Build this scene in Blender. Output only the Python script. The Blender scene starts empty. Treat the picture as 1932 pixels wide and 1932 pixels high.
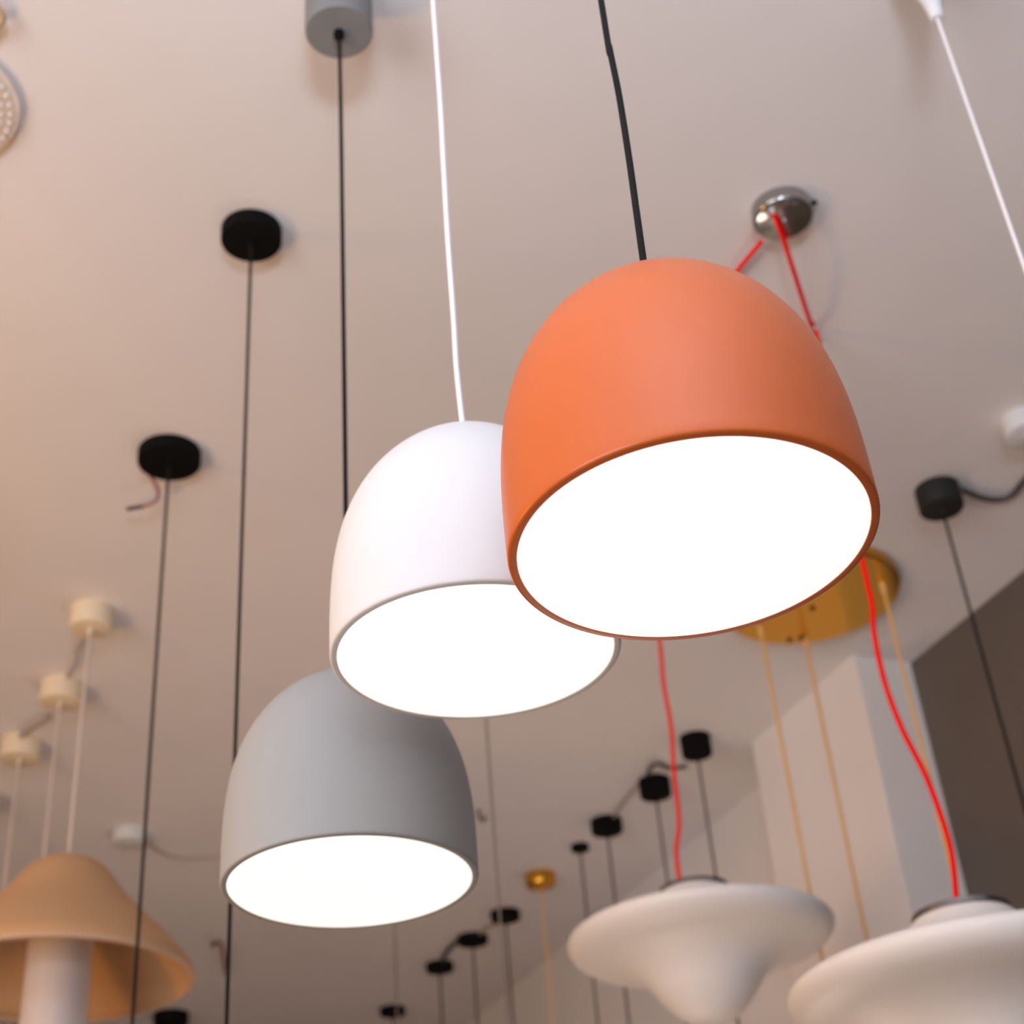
import bpy, bmesh, math
from mathutils import Vector, Matrix, Euler

C = bpy.context.scene.collection
SC = bpy.context.scene

# measured places in metres: [x, y, radius, drop] for things on the ceiling, point lists for cords
D = {"CAM": [[0.920149, -0.16325, -0.355915], [-0.384987, -0.543123, -0.746192], [-0.07149, 0.82363, -0.562603]],
 "F": 2929.1, "orange": [0.5434, 0.8296, 2.0737, -0.0131, -0.0123],
 "white": [0.5213, 1.2003, 2.1773, 0.0141, 0.0127],
 "grey": [0.5055, 1.5479, 2.0789, -0.0024, -0.0007],
 "can": {"disc_near": [0.5106, 2.1149, 0.0575, 0.03],
 "disc_mid": [0.5176, 2.8564, 0.0707, 0.03],
 "chrome": [1.4611, 1.7322, 0.059, 0.032],
 "right_black": [2.3413, 2.4485, 0.055, 0.065],
 "right_white": [2.3702, 2.144, 0.052, 0.05],
 "cream_a": [0.4751, 3.5843, 0.0535, 0.062],
 "cream_b": [0.4683, 4.0088, 0.0562, 0.062],
 "cream_c": [0.4135, 4.396, 0.0581, 0.062],
 "row_a": [2.4129, 3.8561, 0.0486, 0.065],
 "row_b": [2.4323, 4.1804, 0.0529, 0.06],
 "row_c": [2.4201, 4.5275, 0.0556, 0.045],
 "small": [2.4232, 4.7545, 0.0326, 0.02],
 "gold": [2.3927, 5.0459, 0.0574, 0.05],
 "row_d": [2.4156, 5.445, 0.0585, 0.03],
 "row_e": [2.3909, 5.7354, 0.0626, 0.028],
 "row_f": [2.3767, 6.0799, 0.0584, 0.03],
 "row_g": [2.3795, 6.6977, 0.0577, 0.03],
 "low": [1.4238, 6.9307, 0.0773, 0.05],
 "white_flat": [0.8536, 4.9922, 0.0552, 0.042],
 "gold_disc": [2.2912, 2.9697, 0.2437, 0.03],
 "hid_a": [1.4669, 3.3399, 0.0431, 0.03],
 "hid_b": [1.7416, 4.8587, 0.0464, 0.03],
 "cone": [1.3692, 1.1523, 0.0109, 0.17],
 "far_cream": [0.3478, 4.7938, 0.0583, 0.06]}, "u1": [1.8469, 3.0573, 2.6313],
 "u2": [1.7289, 2.0182, 2.1878],
 "cord1": [[1.4513, 1.8001, 3.57], [1.453, 1.8993, 3.58], [1.4513, 2.0305, 3.58], [1.4649, 2.2246, 3.58], [1.5582, 2.498, 3.58], [1.8202, 3.0097, 3.585], [1.8503, 3.0556, 3.4191], [1.8452, 3.0581, 3.298], [1.8483, 3.0566, 3.1771], [1.8402, 3.0605, 3.0472], [1.8359, 3.0625, 2.9216], [1.8214, 3.0695, 2.8483], [1.8194, 3.0704, 2.7649]],
 "cord2": [[1.4242, 1.7155, 3.57], [1.4625, 1.7504, 3.55], [1.5445, 1.8371, 3.54], [1.6785, 1.9828, 3.57], [1.7245, 2.027, 3.588], [1.7061, 2.029, 3.0069], [1.706, 2.0291, 2.9255], [1.6968, 2.0335, 2.8453], [1.6959, 2.0339, 2.7446], [1.7062, 2.029, 2.6519], [1.7253, 2.0199, 2.5615], [1.7354, 2.0151, 2.4703], [1.7362, 2.0147, 2.4024], [1.7261, 2.0195, 2.3235]],
 "cordW": [[0.5221, 1.2, 3.1638], [0.5223, 1.1999, 3.0575], [0.5225, 1.1998, 2.9573], [0.5215, 1.2003, 2.8354], [0.5209, 1.2005, 2.7302], [0.5214, 1.2003, 2.6077], [0.5211, 1.2005, 2.5312]],
 "cordO": [[0.5409, 0.8308, 2.7154], [0.5415, 0.8305, 2.6439], [0.543, 0.8298, 2.5759], [0.5427, 0.8299, 2.4908], [0.5417, 0.8304, 2.4242]],
 "cordG": [[0.5065, 1.5475, 3.3919], [0.5067, 1.5474, 3.1569], [0.5064, 1.5476, 2.8969], [0.5063, 1.5476, 2.7562]],
 "wire_mid": [[0.4892, 2.9287, 3.58], [0.5048, 2.9421, 3.57], [0.5172, 2.9632, 3.56], [0.5162, 2.9917, 3.555], [0.4937, 3.0188, 3.555], [0.4711, 3.0422, 3.56]],
 "cable_right": [[2.3682, 2.3973, 3.57], [2.4216, 2.4246, 3.585], [2.4681, 2.4322, 3.585], [2.5126, 2.426, 3.585], [2.5324, 2.3982, 3.585], [2.5226, 2.3393, 3.585], [2.5178, 2.2757, 3.585]],
 "cable_black_ab": [[2.4828, 4.0423, 3.592], [2.4311, 4.0718, 3.592], [2.3626, 4.0258, 3.58], [2.3549, 4.0563, 3.58], [2.3817, 4.1298, 3.59]],
 "cable_black_bc": [[2.388, 4.2007, 3.592], [2.4018, 4.3375, 3.592], [2.4259, 4.4918, 3.592]],
 "cable_black_de": [[2.4333, 5.5334, 3.592], [2.403, 5.5887, 3.592], [2.3992, 5.6769, 3.592]],
 "cable_black_ef": [[2.3467, 5.7379, 3.592], [2.3359, 5.8316, 3.588], [2.3521, 5.961, 3.588], [2.3856, 6.0623, 3.592]],
 "cable_cream": [[0.4625, 4.1956, 3.592], [0.4271, 4.2532, 3.585], [0.4066, 4.3187, 3.585], [0.4067, 4.3874, 3.592]],
 "cable_cream_a": [[0.483, 3.7315, 3.594], [0.4729, 3.7829, 3.588], [0.48, 3.8391, 3.585], [0.4737, 3.921, 3.588], [0.4752, 4.0023, 3.594]],
 "cable_flat": [[0.8926, 5.0296, 3.594], [0.9443, 5.0791, 3.594], [1.0072, 5.142, 3.594], [1.0718, 5.157, 3.594], [1.1674, 5.1258, 3.594], [1.2699, 5.0832, 3.594], [1.4421, 5.0151, 3.594]],
 "wire_far": [[1.3702, 5.9376, 3.57], [1.391, 5.9379, 3.58], [1.4185, 5.9785, 3.57], [1.4651, 6.1307, 3.57], [1.5331, 6.3697, 3.597]],
 "hook_grey": [1.9459, 4.5478, 3.597],
 "hook_cream": [0.5126, 4.0176, 3.597],
 "gcord": [[2.226, 3.1327, 3.57], [2.3886, 3.1579, 3.57], [2.4321, 2.8355, 3.57]],
 "gmark": [[2.3483, 3.1753, 3.57], [2.3169, 3.003, 3.57], [2.3748, 3.1555, 3.57]],
 "crystal": [-0.0788, 1.9749, 0.1418, 0.018],
 "ornament": [-0.0073, 1.76, 3.57]}
CEIL = 3.6
TURN = math.radians(-25.5)

# ---------------------------------------------------------------- camera
cam_data = bpy.data.cameras.new('camera')
cam = bpy.data.objects.new('camera', cam_data)
C.objects.link(cam)
m = D['CAM']
cam.matrix_world = Matrix(((m[0][0], m[0][1], m[0][2], 0), (m[1][0], m[1][1], m[1][2], 0),
                           (m[2][0], m[2][1], m[2][2], 1.45), (0, 0, 0, 1)))
cam_data.sensor_fit = 'HORIZONTAL'
cam_data.sensor_width = 24.0
cam_data.lens = 24.0 * D['F'] / 1932.0
cam_data.clip_start = 0.05
cam_data.dof.use_dof = True
cam_data.dof.focus_distance = 1.22
cam_data.dof.aperture_fstop = 4.6
SC.camera = cam

# ---------------------------------------------------------------- light and exposure
SC.view_settings.view_transform = 'Standard'
SC.view_settings.look = 'None'
SC.view_settings.exposure = 0.0
SC.view_settings.gamma = 1.0
world = bpy.data.worlds.new('world')
SC.world = world
world.use_nodes = True
world.node_tree.nodes['Background'].inputs[0].default_value = (0.75, 0.85, 1.0, 1)
world.node_tree.nodes['Background'].inputs[1].default_value = 1.0


def area(name, loc, rot, sx, sy, power, col, spread=180):
    l = bpy.data.lights.new(name, 'AREA')
    l.shape = 'RECTANGLE'; l.size = sx; l.size_y = sy
    l.energy = power; l.color = col; l.spread = math.radians(spread)
    o = bpy.data.objects.new(name, l); C.objects.link(o)
    o.location = loc; o.rotation_euler = [math.radians(a) for a in rot]
    return o


def bulb(name, loc, power, col, rad=0.12):
    l = bpy.data.lights.new(name, 'POINT')
    l.energy = power; l.color = col; l.shadow_soft_size = rad
    o = bpy.data.objects.new(name, l); C.objects.link(o)
    o.location = loc
    return o


# daylight from the shop front behind the camera and the tall window to its left
area('daylight_shopfront', (-0.9, -3.9, 1.5), (90, 0, 0), 3.5, 2.2, 27, (0.92, 0.94, 1.0))
area('daylight_side_window', (-2.9, -0.4, 1.4), (102, 0, -90), 2.6, 1.9, 100, (0.97, 0.93, 0.92))
# warm lamps burning in the left half of the showroom, then an added light
bulb('warm_point_light', (-1.3, 2.5, 1.8), 64, (1.0, 0.47, 0.09), 0.20)
bulb('warm_point_light', (-2.0, 4.6, 1.9), 3, (1.0, 0.50, 0.16), 0.20)
bulb('warm_point_light', (1.9, 3.9, 0.9), 26, (1.0, 0.80, 0.66), 0.3)  # added below the view to brighten the pillar and saucer shades
# added upward fill out of view, no real fixture: brightens the ceiling
area('ceiling_fill', (-0.35, -1.05, 2.1), (180, 0, 0), 0.6, 0.6, 106, (0.78, 0.86, 1.0))

# ---------------------------------------------------------------- materials


def mat(name, col, rough=0.5, metal=0.0, noise=0.0, scale=40, bump=0.0, emit=None, trans=0.0, sss=0.0, coat=0.0, alpha=None, spec=None):
    mt = bpy.data.materials.new(name); mt.use_nodes = True
    nt = mt.node_tree; b = nt.nodes['Principled BSDF']
    b.inputs['Base Color'].default_value = (*col, 1)
    b.inputs['Roughness'].default_value = rough
    b.inputs['Metallic'].default_value = metal
    if spec is not None:
        b.inputs['Specular IOR Level'].default_value = spec
    if trans:
        b.inputs['Transmission Weight'].default_value = trans
    if coat:
        b.inputs['Coat Weight'].default_value = coat
        b.inputs['Coat Roughness'].default_value = 0.25
    if sss:
        b.inputs['Subsurface Weight'].default_value = sss
        b.inputs['Subsurface Radius'].default_value = (0.03, 0.025, 0.02)
    if emit:
        b.inputs['Emission Color'].default_value = (*emit[0], 1)
        b.inputs['Emission Strength'].default_value = emit[1]
    if noise or bump:
        tc = nt.nodes.new('ShaderNodeTexCoord')
        nz = nt.nodes.new('ShaderNodeTexNoise'); nz.inputs['Scale'].default_value = scale
        nz.inputs['Detail'].default_value = 4
        nt.links.new(tc.outputs['Object'], nz.inputs['Vector'])
        if noise:
            rp = nt.nodes.new('ShaderNodeValToRGB')
            rp.color_ramp.elements[0].position = 0.3; rp.color_ramp.elements[1].position = 0.7
            rp.color_ramp.elements[0].color = (*[c * (1 - noise) for c in col], 1)
            rp.color_ramp.elements[1].color = (*[min(1, c * (1 + noise)) for c in col], 1)
            nt.links.new(nz.outputs['Fac'], rp.inputs['Fac'])
            nt.links.new(rp.outputs['Color'], b.inputs['Base Color'])
        if bump:
            bp = nt.nodes.new('ShaderNodeBump'); bp.inputs['Strength'].default_value = bump
            bp.inputs['Distance'].default_value = 0.002
            nt.links.new(nz.outputs['Fac'], bp.inputs['Height'])
            nt.links.new(bp.outputs['Normal'], b.inputs['Normal'])
    return mt


M = dict(
    ceiling=mat('ceiling_paint', (0.79, 0.765, 0.77), 0.9, noise=0.025, scale=1.6, bump=0.05),
    wall=mat('wall_paint', (0.84, 0.80, 0.78), 0.85, noise=0.02, scale=2, bump=0.05),
    dark_wall=mat('dark_wall_panel', (0.12, 0.098, 0.082), 0.7, noise=0.06, scale=3),
    floor=mat('floor_boards', (0.20, 0.16, 0.13), 0.4, noise=0.25, scale=5),
    frame=mat('window_metal', (0.08, 0.08, 0.08), 0.4, metal=0.6),
    glass=mat('window_glass', (0.9, 0.95, 1.0), 0.02, trans=1.0),
    terracotta=mat('terracotta_satin_paint', (0.57, 0.115, 0.018), 0.40, coat=0.12, noise=0.01, scale=60, bump=0.01),
    white=mat('white_satin_paint', (0.69, 0.70, 0.72), 0.5, noise=0.005, scale=60, bump=0.01),
    grey=mat('grey_matte_paint', (0.33, 0.34, 0.345), 0.6, noise=0.01, scale=60, bump=0.01),
    canopy_grey=mat('grey_canopy_paint', (0.20, 0.205, 0.21), 0.6, noise=0.01, scale=60, bump=0.01),
    diffuser=mat('lit_opal_diffuser', (0.95, 0.95, 0.92), 0.5, emit=((1.0, 0.985, 0.90), 0.85)),
    black_cord=mat('black_textile_cord', (0.008, 0.008, 0.008), 0.8, bump=0.3, scale=900, spec=0.2),
    white_cord=mat('white_textile_cord', (0.82, 0.80, 0.82), 0.6, bump=0.2, scale=900),
    cream_cord=mat('cream_cord', (0.58, 0.50, 0.44), 0.7),
    faint_cord=mat('grey_brown_cord', (0.20, 0.17, 0.15), 0.7),
    red_cord=mat('red_textile_cord', (0.90, 0.004, 0.004), 0.8, bump=0.2, scale=900, spec=0.12),
    gold_cord=mat('gold_cord', (0.85, 0.50, 0.17), 0.5, metal=0.1),
    black=mat('black_matte_metal', (0.003, 0.003, 0.003), 0.8, spec=0.12),
    soft_black=mat('soft_black_paint', (0.016, 0.016, 0.016), 0.6, spec=0.3),
    chrome=mat('brushed_chrome', (0.40, 0.40, 0.39), 0.14, metal=1.0),
    dark_chrome=mat('dark_collar_metal', (0.25, 0.24, 0.24), 0.2, metal=1.0),
    gold=mat('polished_gold', (0.72, 0.36, 0.04), 0.16, metal=1.0),
    cream=mat('cream_plastic', (0.80, 0.68, 0.50), 0.5),
    beige=mat('beige_fabric_shade', (0.50, 0.30, 0.155), 0.8, noise=0.03, scale=300, bump=0.2),
    beige_rim=mat('pale_rim_band', (0.52, 0.35, 0.23), 0.7),
    tube=mat('frosted_tube', (0.62, 0.57, 0.565), 0.4, sss=0.2),
    opal=mat('opal_glass', (0.84, 0.81, 0.79), 0.45, sss=0.15),
    crystal=mat('clear_acrylic', (0.95, 0.84, 0.75), 0.2, trans=0.2),
    bead=mat('crystal_bead', (1.0, 0.95, 0.9), 0.05, trans=0.4, coat=1.0),
    plug=mat('black_plug', (0.01, 0.01, 0.01), 0.5),
    pink_wire=mat('dusky_pink_wire', (0.30, 0.10, 0.11), 0.5),
    dark_cable=mat('dark_grey_cable', (0.06, 0.05, 0.05), 0.5),
    grey_cable=mat('pale_cable', (0.45, 0.38, 0.35), 0.5),
    hook=mat('dull_hook_metal', (0.10, 0.08, 0.07), 0.5, metal=0.5),
    ornament=mat('tan_swirl_glass', (0.50, 0.36, 0.24), 0.3),
)

# ---------------------------------------------------------------- mesh helpers


def mesh_obj(name, verts, faces, material, parent=None, smooth=True):
    me = bpy.data.meshes.new(name)
    me.from_pydata(verts, [], faces)
    bm = bmesh.new(); bm.from_mesh(me)
    bmesh.ops.recalc_face_normals(bm, faces=bm.faces[:])
    bm.to_mesh(me); bm.free()
    if smooth:
        for p in me.polygons:
            p.use_smooth = True
        try:
            me.set_sharp_from_angle(angle=math.radians(40))
        except Exception:
            pass
    me.materials.append(material)
    o = bpy.data.objects.new(name, me)
    C.objects.link(o)
    if parent:
        o.parent = parent
    return o


def lathe_geo(prof, seg=64, off=(0, 0, 0), closed=False):
    """revolve (r, z) points about z; r = 0 ends become poles; closed joins the last ring to the first"""
    v = []; f = []; rings = []
    for r, z in prof:
        if r < 1e-6:
            rings.append([len(v)]); v.append((off[0], off[1], z + off[2]))
        else:
            rings.append(list(range(len(v), len(v) + seg)))
            for k in range(seg):
                a = 2 * math.pi * k / seg
                v.append((off[0] + r * math.cos(a), off[1] + r * math.sin(a), z + off[2]))
    pairs = list(zip(rings, rings[1:])) + ([(rings[-1], rings[0])] if closed else [])
    for a, b in pairs:
        if len(a) == 1 and len(b) == 1:
            continue
        for k in range(seg):
            k2 = (k + 1) % seg
            if len(a) == 1:
                f.append((a[0], b[k], b[k2]))
            elif len(b) == 1:
                f.append((a[k], a[k2], b[0]))
            else:
                f.append((a[k], a[k2], b[k2], b[k]))
    return v, f


def lathe(name, prof, material, parent=None, seg=64, off=(0, 0, 0), closed=False):
    v, f = lathe_geo(prof, seg, off, closed)
    return mesh_obj(name, v, f, material, parent)


def smooth_path(pts, n=6):
    P = [Vector(p) for p in pts]
    if len(P) < 3:
        return P
    out = []
    for i in range(len(P) - 1):
        p0 = P[max(i - 1, 0)]; p1 = P[i]; p2 = P[i + 1]; p3 = P[min(i + 2, len(P) - 1)]
        for k in range(n):
            t = k / n
            out.append(0.5 * ((2 * p1) + (p2 - p0) * t + (2 * p0 - 5 * p1 + 4 * p2 - p3) * t * t
                              + (3 * p1 - p0 - 3 * p2 + p3) * t ** 3))
    out.append(P[-1])
    return out


def tube(name, pts, r, material, parent=None, seg=12, origin=(0, 0, 0)):
    P = smooth_path(pts); O = Vector(origin)
    v = []; f = []
    t0 = (P[1] - P[0]).normalized()
    up = Vector((1, 0, 0)) if abs(t0.x) < 0.9 else Vector((0, 1, 0))
    nrm = (up - t0 * up.dot(t0)).normalized()
    for i, p in enumerate(P):
        t = (P[min(i + 1, len(P) - 1)] - P[max(i - 1, 0)]).normalized()
        nrm = (nrm - t * nrm.dot(t)).normalized()
        b = t.cross(nrm)
        for k in range(seg):
            a = 2 * math.pi * k / seg
            v.append(tuple(p - O + r * (math.cos(a) * nrm + math.sin(a) * b)))
    for i in range(len(P) - 1):
        for k in range(seg):
            k2 = (k + 1) % seg
            f.append((i * seg + k, i * seg + k2, (i + 1) * seg + k2, (i + 1) * seg + k))
    f.append(tuple(range(seg))); f.append(tuple((len(P) - 1) * seg + k for k in range(seg)))
    return mesh_obj(name, v, f, material, parent)


def box_geo(lo, hi):
    x0, y0, z0 = lo; x1, y1, z1 = hi
    v = [(x0, y0, z0), (x1, y0, z0), (x1, y1, z0), (x0, y1, z0), (x0, y0, z1), (x1, y0, z1), (x1, y1, z1), (x0, y1, z1)]
    f = [(0, 1, 2, 3), (4, 5, 6, 7), (0, 1, 5, 4), (1, 2, 6, 5), (2, 3, 7, 6), (3, 0, 4, 7)]
    return v, f


def boxes(name, lst, material, parent=None):
    v = []; f = []
    for lo, hi in lst:
        a, b = box_geo(lo, hi)
        n = len(v); v += a; f += [tuple(i + n for i in q) for q in b]
    return mesh_obj(name, v, f, material, parent, smooth=False)


def struct(o):
    o['kind'] = 'structure'
    return o


def thing(name, label, cat, loc, group=None):
    o = bpy.data.objects.new(name, None); C.objects.link(o)
    o.empty_display_size = 0.1
    o.location = loc; o['label'] = label; o['category'] = cat
    if group:
        o['group'] = group
    return o


def tag(o, label, cat, group=None):
    o['label'] = label; o['category'] = cat
    if group:
        o['group'] = group
    return o


# ---------------------------------------------------------------- the room
XL, XR, YN, YF = -3.0, 2.816, -4.0, 11.0
T = 0.15
struct(boxes('floor', [((XL - T, YN - T, -T), (XR + T, YF + T, 0))], M['floor']))
struct(boxes('ceiling', [((XL - T, YN - T, CEIL), (XR + T, YF + T, CEIL + T))], M['ceiling']))
struct(boxes('wall_left', [((XL - T, YN - T, 0), (XL, -1.8, CEIL)), ((XL - T, 1.0, 0), (XL, YF + T, CEIL)),
                           ((XL - T, -1.8, 0), (XL, 1.0, 0.4)), ((XL - T, -1.8, 2.6), (XL, 1.0, CEIL))], M['wall']))
w2 = [((XL - 0.1, -1.8, 0.4), (XL - 0.04, 1.0, 0.46)), ((XL - 0.1, -1.8, 2.54), (XL - 0.04, 1.0, 2.6))]
for yy in (-1.8, -0.43, 0.94):
    w2.append(((XL - 0.1, yy, 0.46), (XL - 0.04, yy + 0.06, 2.54)))
win2 = struct(boxes('window_2', w2, M['frame']))
boxes('pane', [((XL - 0.075, -1.74, 0.46), (XL - 0.069, 0.94, 2.54))], M['glass'], win2)
struct(boxes('wall_back', [((XL, YF, 0), (XR, YF + T, CEIL))], M['dark_wall']))
struct(boxes('wall_right', [((XR, 3.50, 0), (XR + T, YF + T, CEIL))], M['wall']))
struct(boxes('wall_right_dark', [((XR, YN - T, 0), (XR + T, 3.50, CEIL))], M['dark_wall']))
struct(boxes('wall_pillar', [((2.617, 3.245, 0), (XR, 3.845, CEIL))], M['wall']))
# shop front behind the camera: a wall with a wide glazed opening
wx0, wx1, wz0, wz1 = -2.7, 0.9, 0.3, 2.75
struct(boxes('wall_front', [((XL, YN - T, 0), (wx0, YN, CEIL)), ((wx1, YN - T, 0), (XR, YN, CEIL)),
                            ((wx0, YN - T, 0), (wx1, YN, wz0)), ((wx0, YN - T, wz1), (wx1, YN, CEIL))], M['wall']))
fr = [((wx0, YN - 0.1, wz0), (wx1, YN - 0.04, wz0 + 0.06)), ((wx0, YN - 0.1, wz1 - 0.06), (wx1, YN - 0.04, wz1))]
for i in range(5):
    cx = wx0 + (wx1 - wx0 - 0.06) * i / 4
    fr.append(((cx, YN - 0.1, wz0 + 0.06), (cx + 0.06, YN - 0.04, wz1 - 0.06)))
win = struct(boxes('window_1', fr, M['frame']))
boxes('pane', [((wx0 + 0.06, YN - 0.075, wz0 + 0.06), (wx1 - 0.06, YN - 0.069, wz1 - 0.06))], M['glass'], win)

# ---------------------------------------------------------------- the three dome pendants
R0, LH, PP, QQ = 0.14, 0.2574, 3.30, 1.618


def dome_profiles():
    outer = []
    n = 56
    for i in range(n + 1):
        t = 1 - (i / n) ** 2.2              # dense near the crown
        r = R0 * (max(0.0, 1 - t ** PP)) ** (1 / QQ) * (1 + 0.012 * t)
        outer.append((r, t * LH))
    # outer goes crown (r=0) -> rim (r=R0, z=0); round its lower edge
    body = [(r, z) for r, z in outer if z > 0.0034]
    lip = [(R0, 0.0030), (R0 - 0.0004, 0.0014), (R0 - 0.0013, 0.0004), (R0 - 0.0026, 0.0)]
    inner = [(R0 - 0.0068, 0.0), (R0 - 0.0071, 0.0004), (R0 - 0.0071, 0.0016)]
    th = 0.006
    ins = []
    for r, z in reversed(outer):
        if z > 0.006:
            ins.append((max(0.0, r - th * 1.1), min(z, LH - th)))
    ins = [p for p in ins if p[0] > 0.004] + [(0.0, LH - th)]
    return body + lip + inner + ins


DOME = dome_profiles()


def dome_pendant(key, label, paint, cordmat, can_r, can_h, pts, cordkey):
    x, y, z, a, b = D[key]
    t = thing('pendant_lamp', label, 'lamp', (x, y, z), 'dome pendants hanging in a row')
    Rm = Matrix.Rotation(TURN, 3, 'Z') @ Matrix.Rotation(a, 3, 'X') @ Matrix.Rotation(b, 3, 'Y')
    sh = lathe('shade', DOME, paint, t, seg=160)
    sh.rotation_euler = Rm.to_euler()
    df = lathe('diffuser', [(0.0, -0.0003), (R0 - 0.012, -0.0003), (R0 - 0.0080, -0.0001), (R0 - 0.0072, 0.0006), (R0 - 0.0072, 0.0060), (0.0, 0.0060)],
               M['diffuser'], t, seg=128)
    df.rotation_euler = Rm.to_euler()
    df['label'] = 'glowing white round diffuser'
    apex = Vector((x, y, z)) + Rm @ Vector((0, 0, LH - 0.004))
    path = [tuple(apex)] + [tuple(p) for p in reversed(pts)] + [(x, y, CEIL - can_h + 0.002)]
    c = tube('cord', path, 0.0031, cordmat, t, seg=14, origin=(x, y, z))
    zc = CEIL - z
    cn = lathe('canopy', [(0, zc - can_h), (can_r - 0.003, zc - can_h), (can_r, zc - can_h + 0.003), (can_r, zc), (0, zc)], M['canopy_grey'] if key == 'grey' else paint, t, seg=72)
    g = lathe('cord_grip', [(0, 0), (0.006, 0), (0.0085, 0.003), (0.0085, 0.016), (0, 0.016)], M['black'] if cordmat is M['black_cord'] else M['white'],
              t, seg=24, off=(0, 0, zc - can_h - 0.014))
    return t


dome_pendant('orange', 'terracotta dome pendant lamp on a black cord, the nearest lamp', M['terracotta'], M['black_cord'], 0.054, 0.095, D['cordO'], 'O')
dome_pendant('white', 'white dome pendant lamp on a white cord, partly behind the orange one', M['white'], M['white_cord'], 0.054, 0.095, D['cordW'], 'W')
dome_pendant('grey', 'grey dome pendant lamp on a black cord, lowest of the three lit ones', M['grey'], M['black_cord'], 0.054, 0.095, D['cordG'], 'G')

# ---------------------------------------------------------------- white winged lamps on red cords
u1 = D['u1']; u2 = D['u2']; RU = 0.31
c = D['can']['chrome']
tw = thing('twin_pendant_lamp', 'pair of white saucer shades on red cords from one round chrome canopy', 'lamp', (c[0], c[1], CEIL))


def rel(p, o):
    return (p[0] - o[0], p[1] - o[1], p[2] - o[2])


cr, ch = c[2], c[3]
cn = lathe('canopy', [(0, -ch), (cr - 0.006, -ch), (cr - 0.002, -ch + 0.002), (cr, -ch + 0.006), (cr, 0), (0, 0)], M['chrome'], tw, seg=72)
cn['label'] = 'mirror chrome canopy'
lathe('screw', [(0, -0.006), (0.004, -0.006), (0.006, -0.003), (0.006, 0), (0, 0)], M['chrome'], cn, seg=20, off=(0.0, 0.0, -ch))
lathe('screw', [(0, -0.006), (0.004, -0.006), (0.006, -0.003), (0.006, 0), (0, 0)], M['black'], cn, seg=20, off=(0.045, -0.045, -0.012))
lathe('cord_grip', [(0, -0.008), (0.004, -0.008), (0.005, -0.002), (0.005, 0), (0, 0)], M['white'], cn, seg=20,
      off=(D['cord2'][0][0] - c[0], D['cord2'][0][1] - c[1], -ch))
base = (c[0], c[1], CEIL)
SAUCER = [(0.0, -0.635), (0.09, -0.630), (0.17, -0.608), (0.24, -0.56), (0.30, -0.50), (0.36, -0.43), (0.415, -0.350), (0.48, -0.275),
          (0.57, -0.210), (0.70, -0.158), (0.84, -0.122), (0.93, -0.088), (0.98, -0.045), (1.0, -0.004), (0.996, 0.028),
          (0.970, 0.052), (0.92, 0.064), (0.84, 0.068), (0.72, 0.085), (0.60, 0.115), (0.48, 0.165), (0.39, 0.225), (0.32, 0.290), (0.285, 0.335), (0.265, 0.352), (0.0, 0.352)]


def fine(prof, n=4):
    P = smooth_path([(r, z, 0) for r, z in prof], n)
    return [(max(0.0, p.x), p.y) for p in P]


for u, key in ((u1, 'cord1'), (u2, 'cord2')):
    off = rel(u, base)
    prof = [(r * RU, z * RU) for r, z in fine(SAUCER[:-1])] + [(0.0, 0.352 * RU)]
    s = lathe('shade', prof, M['opal'], tw, seg=128, off=off)
    s['label'] = 'white saucer shade with a tapering belly' if key == 'cord1' else 'white saucer shade cut by the picture corner'
    lathe('collar', [(0, 0.352 * RU), (0.268 * RU, 0.352 * RU), (0.272 * RU, 0.358 * RU), (0.268 * RU, 0.385 * RU), (0.20 * RU, 0.398 * RU), (0, 0.398 * RU)],
          M['dark_chrome'], s, seg=72, off=off)
    cd = tube('cord', D[key], 0.0050, M['red_cord'], tw, seg=12, origin=base)
    cd['label'] = 'bright red textile cord'
    hk = [p for p in D[key] if p[2] > 3.55][-1]
    hx, hy = hk[0] - base[0], hk[1] - base[1]
    tube('swag_hook', [(hx - 0.01, hy, 0.0), (hx - 0.012, hy, -0.02), (hx, hy, -0.032), (hx + 0.010, hy, -0.022)], 0.002, M['hook'], tw)

# ---------------------------------------------------------------- gold multi pendant
c = D['can']['gold_disc']; r, h = c[2], c[3]
t = thing('gold_pendant_cluster', 'large polished gold ceiling disc with thin golden cords, behind the orange dome', 'lamp', (c[0], c[1], CEIL))
cn = lathe('canopy', [(0, -h), (r - 0.006, -h), (r, -h + 0.006), (r, 0), (0, 0)], M['gold'], t, seg=128)
ends = [2.35, 2.15, 2.05]
for p, ze in zip(D['gcord'], ends):
    q = (p[0] - c[0], p[1] - c[1])
    lathe('cord_collar', [(0, -h - 0.03), (0.007, -h - 0.03), (0.008, -h - 0.027), (0.008, -h), (0, -h)], M['gold_cord'], t, seg=24, off=(q[0], q[1], 0))
    tube('cord', [(p[0], p[1], CEIL - h - 0.028), (p[0], p[1], ze)], 0.0046, M['gold_cord'], t, seg=10, origin=(c[0], c[1], CEIL))
    lathe('shade', [(0, -0.05), (0.03, -0.04), (0.05, 0), (0.03, 0.04), (0, 0.05)], M['gold'], t, seg=32, off=(q[0], q[1], ze - CEIL))
for p in D['gmark']:
    lathe('screw', [(0, -0.005), (0.006, -0.005), (0.008, 0), (0, 0)], M['black'], cn, seg=16, off=(p[0] - c[0], p[1] - c[1], -h))

# ---------------------------------------------------------------- small pendants along the ceiling


def canopy_prof(r, h, bev=0.003):
    return [(0, -h), (r - bev, -h), (r - bev * 0.3, -h + bev * 0.3), (r, -h + bev), (r, 0), (0, 0)]


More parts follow.
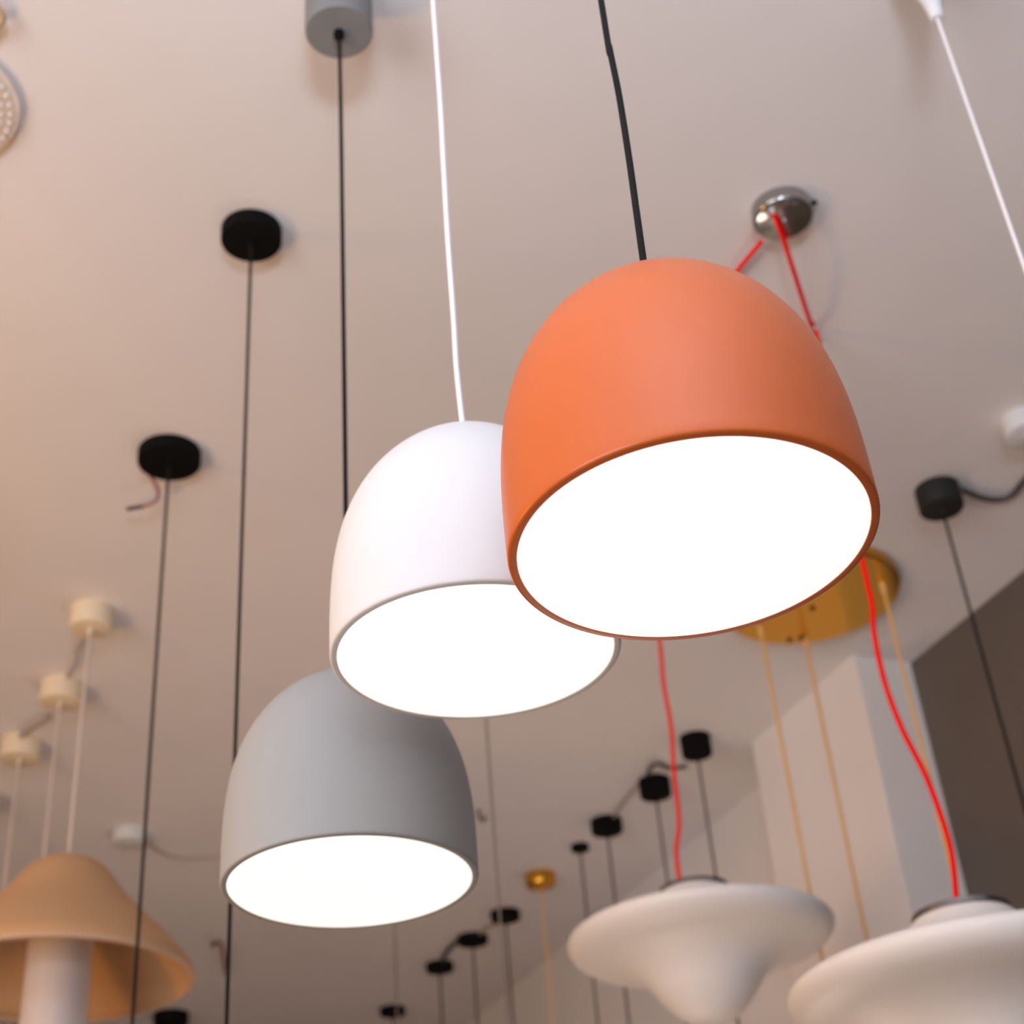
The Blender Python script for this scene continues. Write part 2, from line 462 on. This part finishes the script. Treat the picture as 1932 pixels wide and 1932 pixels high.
def small_pendant(key, label, paint, cordmat, cord_r, zend, shade, group, grip=True, dx=0.0, name='ceiling_pendant', bev=0.003):
    x, y, r, h = D['can'][key]
    t = thing(name, label, 'lamp', (x, y, CEIL), group)
    cn = lathe('canopy', canopy_prof(r, h, bev), paint, t, seg=56)
    if grip:
        lathe('cord_grip', [(0, -0.012), (0.004, -0.012), (0.006, -0.009), (0.006, 0), (0, 0)], paint, cn, seg=20, off=(dx, 0, -h))
    tube('cord', [(x + dx, y, CEIL - h + 0.002), (x + dx, y, zend)], cord_r, cordmat, t, seg=10, origin=(x, y, CEIL))
    zz = zend - CEIL
    if shade == 'cone':
        lathe('shade', [(0.012, 0.06), (0.02, 0.05), (0.075, -0.06), (0.072, -0.06), (0.016, 0.045), (0, 0.05), (0, 0.06)], paint, t, seg=40, off=(dx, 0, zz))
    elif shade == 'tube':
        lathe('shade', [(0, 0.02), (0.03, 0.02), (0.03, -0.22), (0.027, -0.22), (0.027, 0.0), (0, 0.0)], paint, t, seg=40, off=(dx, 0, zz))
    return t


GB = 'black canopies with pendant cords'
small_pendant('disc_near', 'flat black round canopy with thin cord, nearest of the two on the left', M['black'], M['black_cord'], 0.0030, 1.75, 'cone', GB)
t = small_pendant('disc_mid', 'flat black round canopy with a curled pinkish wire poking out', M['black'], M['black_cord'], 0.0034, 1.95, 'cone', GB)
w = tube('loose_wire', D['wire_mid'], 0.0038, M['pink_wire'], t, seg=10, origin=(D['can']['disc_mid'][0], D['can']['disc_mid'][1], CEIL))
w['label'] = 'short curled pinkish wire end'
e = D['wire_mid']
o = (D['can']['disc_mid'][0], D['can']['disc_mid'][1], CEIL)
tube('wire_tip', [e[-2], tuple(Vector(e[-1]) * 1.35 - Vector(e[-2]) * 0.35)], 0.0048, M['plug'], w, seg=10, origin=o)

small_pendant('right_black', 'black cylinder canopy with grey side cable near the right edge', M['soft_black'], M['black_cord'], 0.0036, 1.9, 'tube', GB, bev=0.006)
small_pendant('row_a', 'black cylinder canopy beside the pale pillar, right end of its row', M['black'], M['black_cord'], 0.0034, 2.25, 'tube', GB, bev=0.006)
small_pendant('row_b', 'black cylinder canopy just left of the red cord', M['black'], M['black_cord'], 0.0034, 2.25, 'tube', GB, bev=0.006)
small_pendant('row_c', 'squat black canopy next to the tiny black one', M['black'], M['black_cord'], 0.0036, 2.25, 'tube', GB, bev=0.006)
small_pendant('small', 'tiny black disc canopy, smallest of the row', M['black'], M['black_cord'], 0.0034, 2.25, 'cone', GB)
small_pendant('gold', 'small round gold canopy with tan cord between black ones', M['gold'], M['gold_cord'], 0.0034, 2.2, 'cone', 'small canopies with pendant cords', bev=0.012)
small_pendant('row_d', 'flat black canopy just left of the gold one', M['black'], M['black_cord'], 0.0038, 2.3, 'cone', GB)
small_pendant('row_e', 'flat oval black canopy between two joined by a bent cable', M['black'], M['black_cord'], 0.0038, 2.3, 'cone', GB)
small_pendant('row_f', 'flat black canopy with the darkest cord, under the bent cable', M['black'], M['black_cord'], 0.0042, 2.3, 'cone', GB)
small_pendant('row_g', 'far black canopy at the bottom edge beneath the grey dome', M['black'], M['black_cord'], 0.0036, 2.4, 'cone', GB)
small_pendant('low', 'black canopy half cut off by the bottom edge near the beige shade', M['black'], M['black_cord'], 0.0036, 2.6, 'tube', GB, bev=0.006)
small_pendant('hid_a', 'thin greyish cord coming down from behind the white dome', M['cream'], M['faint_cord'], 0.0030, 2.1, 'cone', 'thin cords behind the domes')
small_pendant('hid_b', 'thin faint cord dropping below the grey dome rim', M['cream'], M['faint_cord'], 0.0030, 2.3, 'cone', 'thin cords behind the domes')

# white and cream ones
GW = 'white and cream canopies with cords'
small_pendant('right_white', 'white canopy cut off by the right picture edge', M['white'], M['white_cord'], 0.003, 1.9, 'cone', GW)
small_pendant('cream_b', 'cream cylinder canopy, middle of the three at left', M['cream'], M['cream_cord'], 0.0046, 2.38, '', GW, bev=0.006)
small_pendant('cream_c', 'cream cylinder canopy, leftmost of the three at the picture edge', M['cream'], M['cream_cord'], 0.0046, 2.3, 'cone', GW, bev=0.006)
small_pendant('far_cream', 'pale cord at the left edge beyond the three cream canopies', M['cream'], M['cream_cord'], 0.0046, 2.35, 'cone', GW, bev=0.006)

# flat white box canopy with surface cable
x, y, r, h = D['can']['white_flat']
t = thing('ceiling_rose', 'small flat white ceiling rose with a pale cable running right', 'canopy', (x, y, CEIL))
lathe('cover', canopy_prof(r, h), M['white'], t, seg=48)
tube('cable', D['cable_flat'], 0.006, M['grey_cable'], t, seg=10, origin=(x, y, CEIL))

# tapered white canopy, top right
x, y, r, h = D['can']['cone']
t = thing('white_pendant', 'tapered white cone canopy with white cord at the top right', 'lamp', (x, y, CEIL))
cn = lathe('canopy', [(0, -h), (0.009, -h), (0.0115, -h + 0.003), (0.0125, -h + 0.02), (0.017, -h + 0.05), (0.028, -h + 0.09), (0.042, -h + 0.125), (0.052, -h + 0.15), (0.055, 0), (0, 0)],
           M['white'], t, seg=64)
tube('cord', [(x, y, CEIL - h + 0.004), (x, y, 1.75)], 0.0028, M['white_cord'], t, seg=10, origin=(x, y, CEIL))
lathe('shade', [(0, 0.1), (0.02, 0.1), (0.10, -0.05), (0.097, -0.05), (0, 0.09)], M['white'], t, seg=48, off=(0, 0, 1.70 - CEIL))

# ---------------------------------------------------------------- beige bell lamp
BELL = [(0.0, 1.0), (0.11, 0.996), (0.20, 0.975), (0.28, 0.925), (0.36, 0.83), (0.45, 0.70), (0.54, 0.585), (0.66, 0.455), (0.80, 0.305),
        (0.92, 0.165), (0.98, 0.08), (1.0, 0.0)]


def bell_lamp(x, y, zr, R, Hs, canr, canh, label, rootname='bell_pendant_lamp', small=False):
    t = thing(rootname, label, 'lamp', (x, y, zr), 'beige bell lamps')
    out = fine([(a * R, b * Hs) for a, b in BELL], 4)
    th = 0.006
    ins = [(max(0, r - th * 1.2), z - th * 0.6) for r, z in reversed(out)]
    ins = [p for p in ins if p[0] > 0.002 and p[1] > 0.002]
    s = lathe('shade', out + [(R, -0.004), (R - 0.006, -0.004)] + ins + [(0, ins[-1][1])], M['beige'], t, seg=128)
    lathe('rim_band', [(R + 0.001, 0.004), (R + 0.003, 0.0), (R + 0.002, -0.006), (R - 0.010, -0.007), (R - 0.013, -0.002), (R - 0.008, 0.003)], M['beige_rim'], s, seg=128, closed=True)
    tb = lathe('inner_tube', [(0, 0.12), (0.066, 0.12), (0.072, 0.114), (0.074, -0.30), (0.070, -0.30), (0.070, 0.10), (0, 0.10)], M['tube'], t, seg=64)
    tb['label'] = 'white frosted cylinder under the shade'
    lathe('stem', [(0, 0.12), (0.012, 0.12), (0.012, Hs * 0.97), (0, Hs * 0.97)], M['hook'], t, seg=20)
    zc = CEIL - zr
    lathe('canopy', [(a, b + zc) for a, b in canopy_prof(canr, canh, 0.006)], M['cream'], t, seg=56)
    lathe('cord_grip', [(0, -0.014), (0.005, -0.014), (0.007, -0.010), (0.007, 0), (0, 0)], M['cream'], t, seg=20, off=(0, 0, zc - canh))
    tube('cord', [(x, y, CEIL - canh + 0.002), (x, y, zr + Hs * 0.985)], 0.0050, M['cream_cord'], t, seg=10, origin=(x, y, zr))
    return t


c = D['can']['cream_a']
bell_lamp(c[0], c[1], 2.625, 0.305, 0.285, c[2], c[3], 'large beige bell shade around a white tube under the top cream canopy')
x, y, r, h = D['can']['cream_b']
t = thing('beige_dome_shade', 'golden beige shade peeping out below the big bell shade', 'lamp shade', (x, y, 2.30), 'beige bell lamps')
lathe('shade', [(0.0, 0.10), (0.05, 0.098), (0.11, 0.08), (0.17, 0.04), (0.21, -0.02), (0.23, -0.10), (0.225, -0.10), (0.205, -0.02), (0.165, 0.035), (0.10, 0.074), (0.0, 0.09)], M['beige'], t, seg=96)

# ---------------------------------------------------------------- loose cables and hooks on the ceiling


def cable(key, rr, m_, label, name='ceiling_cable'):
    return tag(tube(name, D[key], rr, m_, None, seg=10), label, 'cable')


cable('cable_right', 0.0075, M['dark_cable'], 'grey cable curving from the black cylinder canopy to the right edge')
cable('cable_black_ab', 0.006, M['dark_cable'], 'dark looped cable between the two cylinder canopies by the pillar')
cable('cable_black_bc', 0.006, M['grey_cable'], 'thin brownish cable between cylinder canopy and squat black canopy')
cable('cable_black_de', 0.007, M['grey_cable'], 'short pale cable left of the gold canopy')
cable('cable_black_ef', 0.009, M['dark_cable'], 'bent dark cable joining the two lowest flat black canopies')
cable('cable_cream', 0.008, M['grey_cable'], 'brownish cable between the middle and leftmost cream canopies')
cable('cable_cream_a', 0.004, M['grey_cable'], 'thin cable from the top cream canopy to the middle one')
cable('wire_far', 0.007, M['pink_wire'], 'dusky pink wire end hanging between beige shade and grey dome')


p = D['wire_far'][0]
wf = bpy.data.objects.get('ceiling_cable.007') or bpy.data.objects['ceiling_cable']
wp = lathe('wire_plug', [(0, -0.010), (0.009, -0.007), (0.011, 0), (0.008, 0.008), (0, 0.010)], M['plug'], wf, seg=16, off=tuple(p))


def hook(p, label, s=1.0):
    o = tube('ceiling_hook', [(p[0], p[1], CEIL), (p[0], p[1], CEIL - 0.02 * s), (p[0] + 0.012 * s, p[1], CEIL - 0.034 * s), (p[0] + 0.022 * s, p[1], CEIL - 0.02 * s)], 0.005 * s, M['hook'], None)
    return tag(o, label, 'hook')


hook(D['hook_grey'], 'small dull hook right beside the grey dome', 1.1)
hook(D['hook_cream'], 'small dark hook beside the middle cream canopy', 0.8)

# ---------------------------------------------------------------- crystal ceiling lamp, left edge
x, y, r, h = D['crystal']
t = thing('crystal_ceiling_lamp', 'clear round ceiling lamp with rows of crystal beads at the left edge', 'lamp', (x, y, CEIL))
lathe('plate', [(0, -h), (r * 0.90, -h), (r * 0.985, -h + 0.004), (r, -h + 0.009), (r * 0.97, -h + 0.014), (r * 0.9, 0), (0, 0)], M['crystal'], t, seg=96)
for k, rr in enumerate((0.885, 0.78)):
    n = 40 if k == 0 else 36
    for i in range(n):
        a = 2 * math.pi * i / n + 0.05 * k
        if math.cos(a + 0.45) < 0.72:
            continue
        lathe('bead', [(0, -0.0045), (0.0032, -0.0032), (0.0045, 0), (0.0032, 0.0032), (0, 0.0045)], M['bead'], t, seg=12,
              off=(r * rr * math.cos(a), r * rr * math.sin(a), -h - 0.003))
p = D['ornament']
tag(tube('ceiling_ornament', [(p[0] - 0.06, p[1] + 0.01, CEIL), (p[0] - 0.03, p[1] + 0.03, CEIL - 0.02), (p[0], p[1] + 0.02, CEIL - 0.025), (p[0] + 0.012, p[1] - 0.005, CEIL - 0.02), (p[0] - 0.01, p[1] - 0.02, CEIL - 0.015), (p[0] - 0.03, p[1] - 0.01, CEIL - 0.01)],
         0.007, M['ornament'], None, seg=12), 'tan swirl ornament in the top left corner', 'ornament')
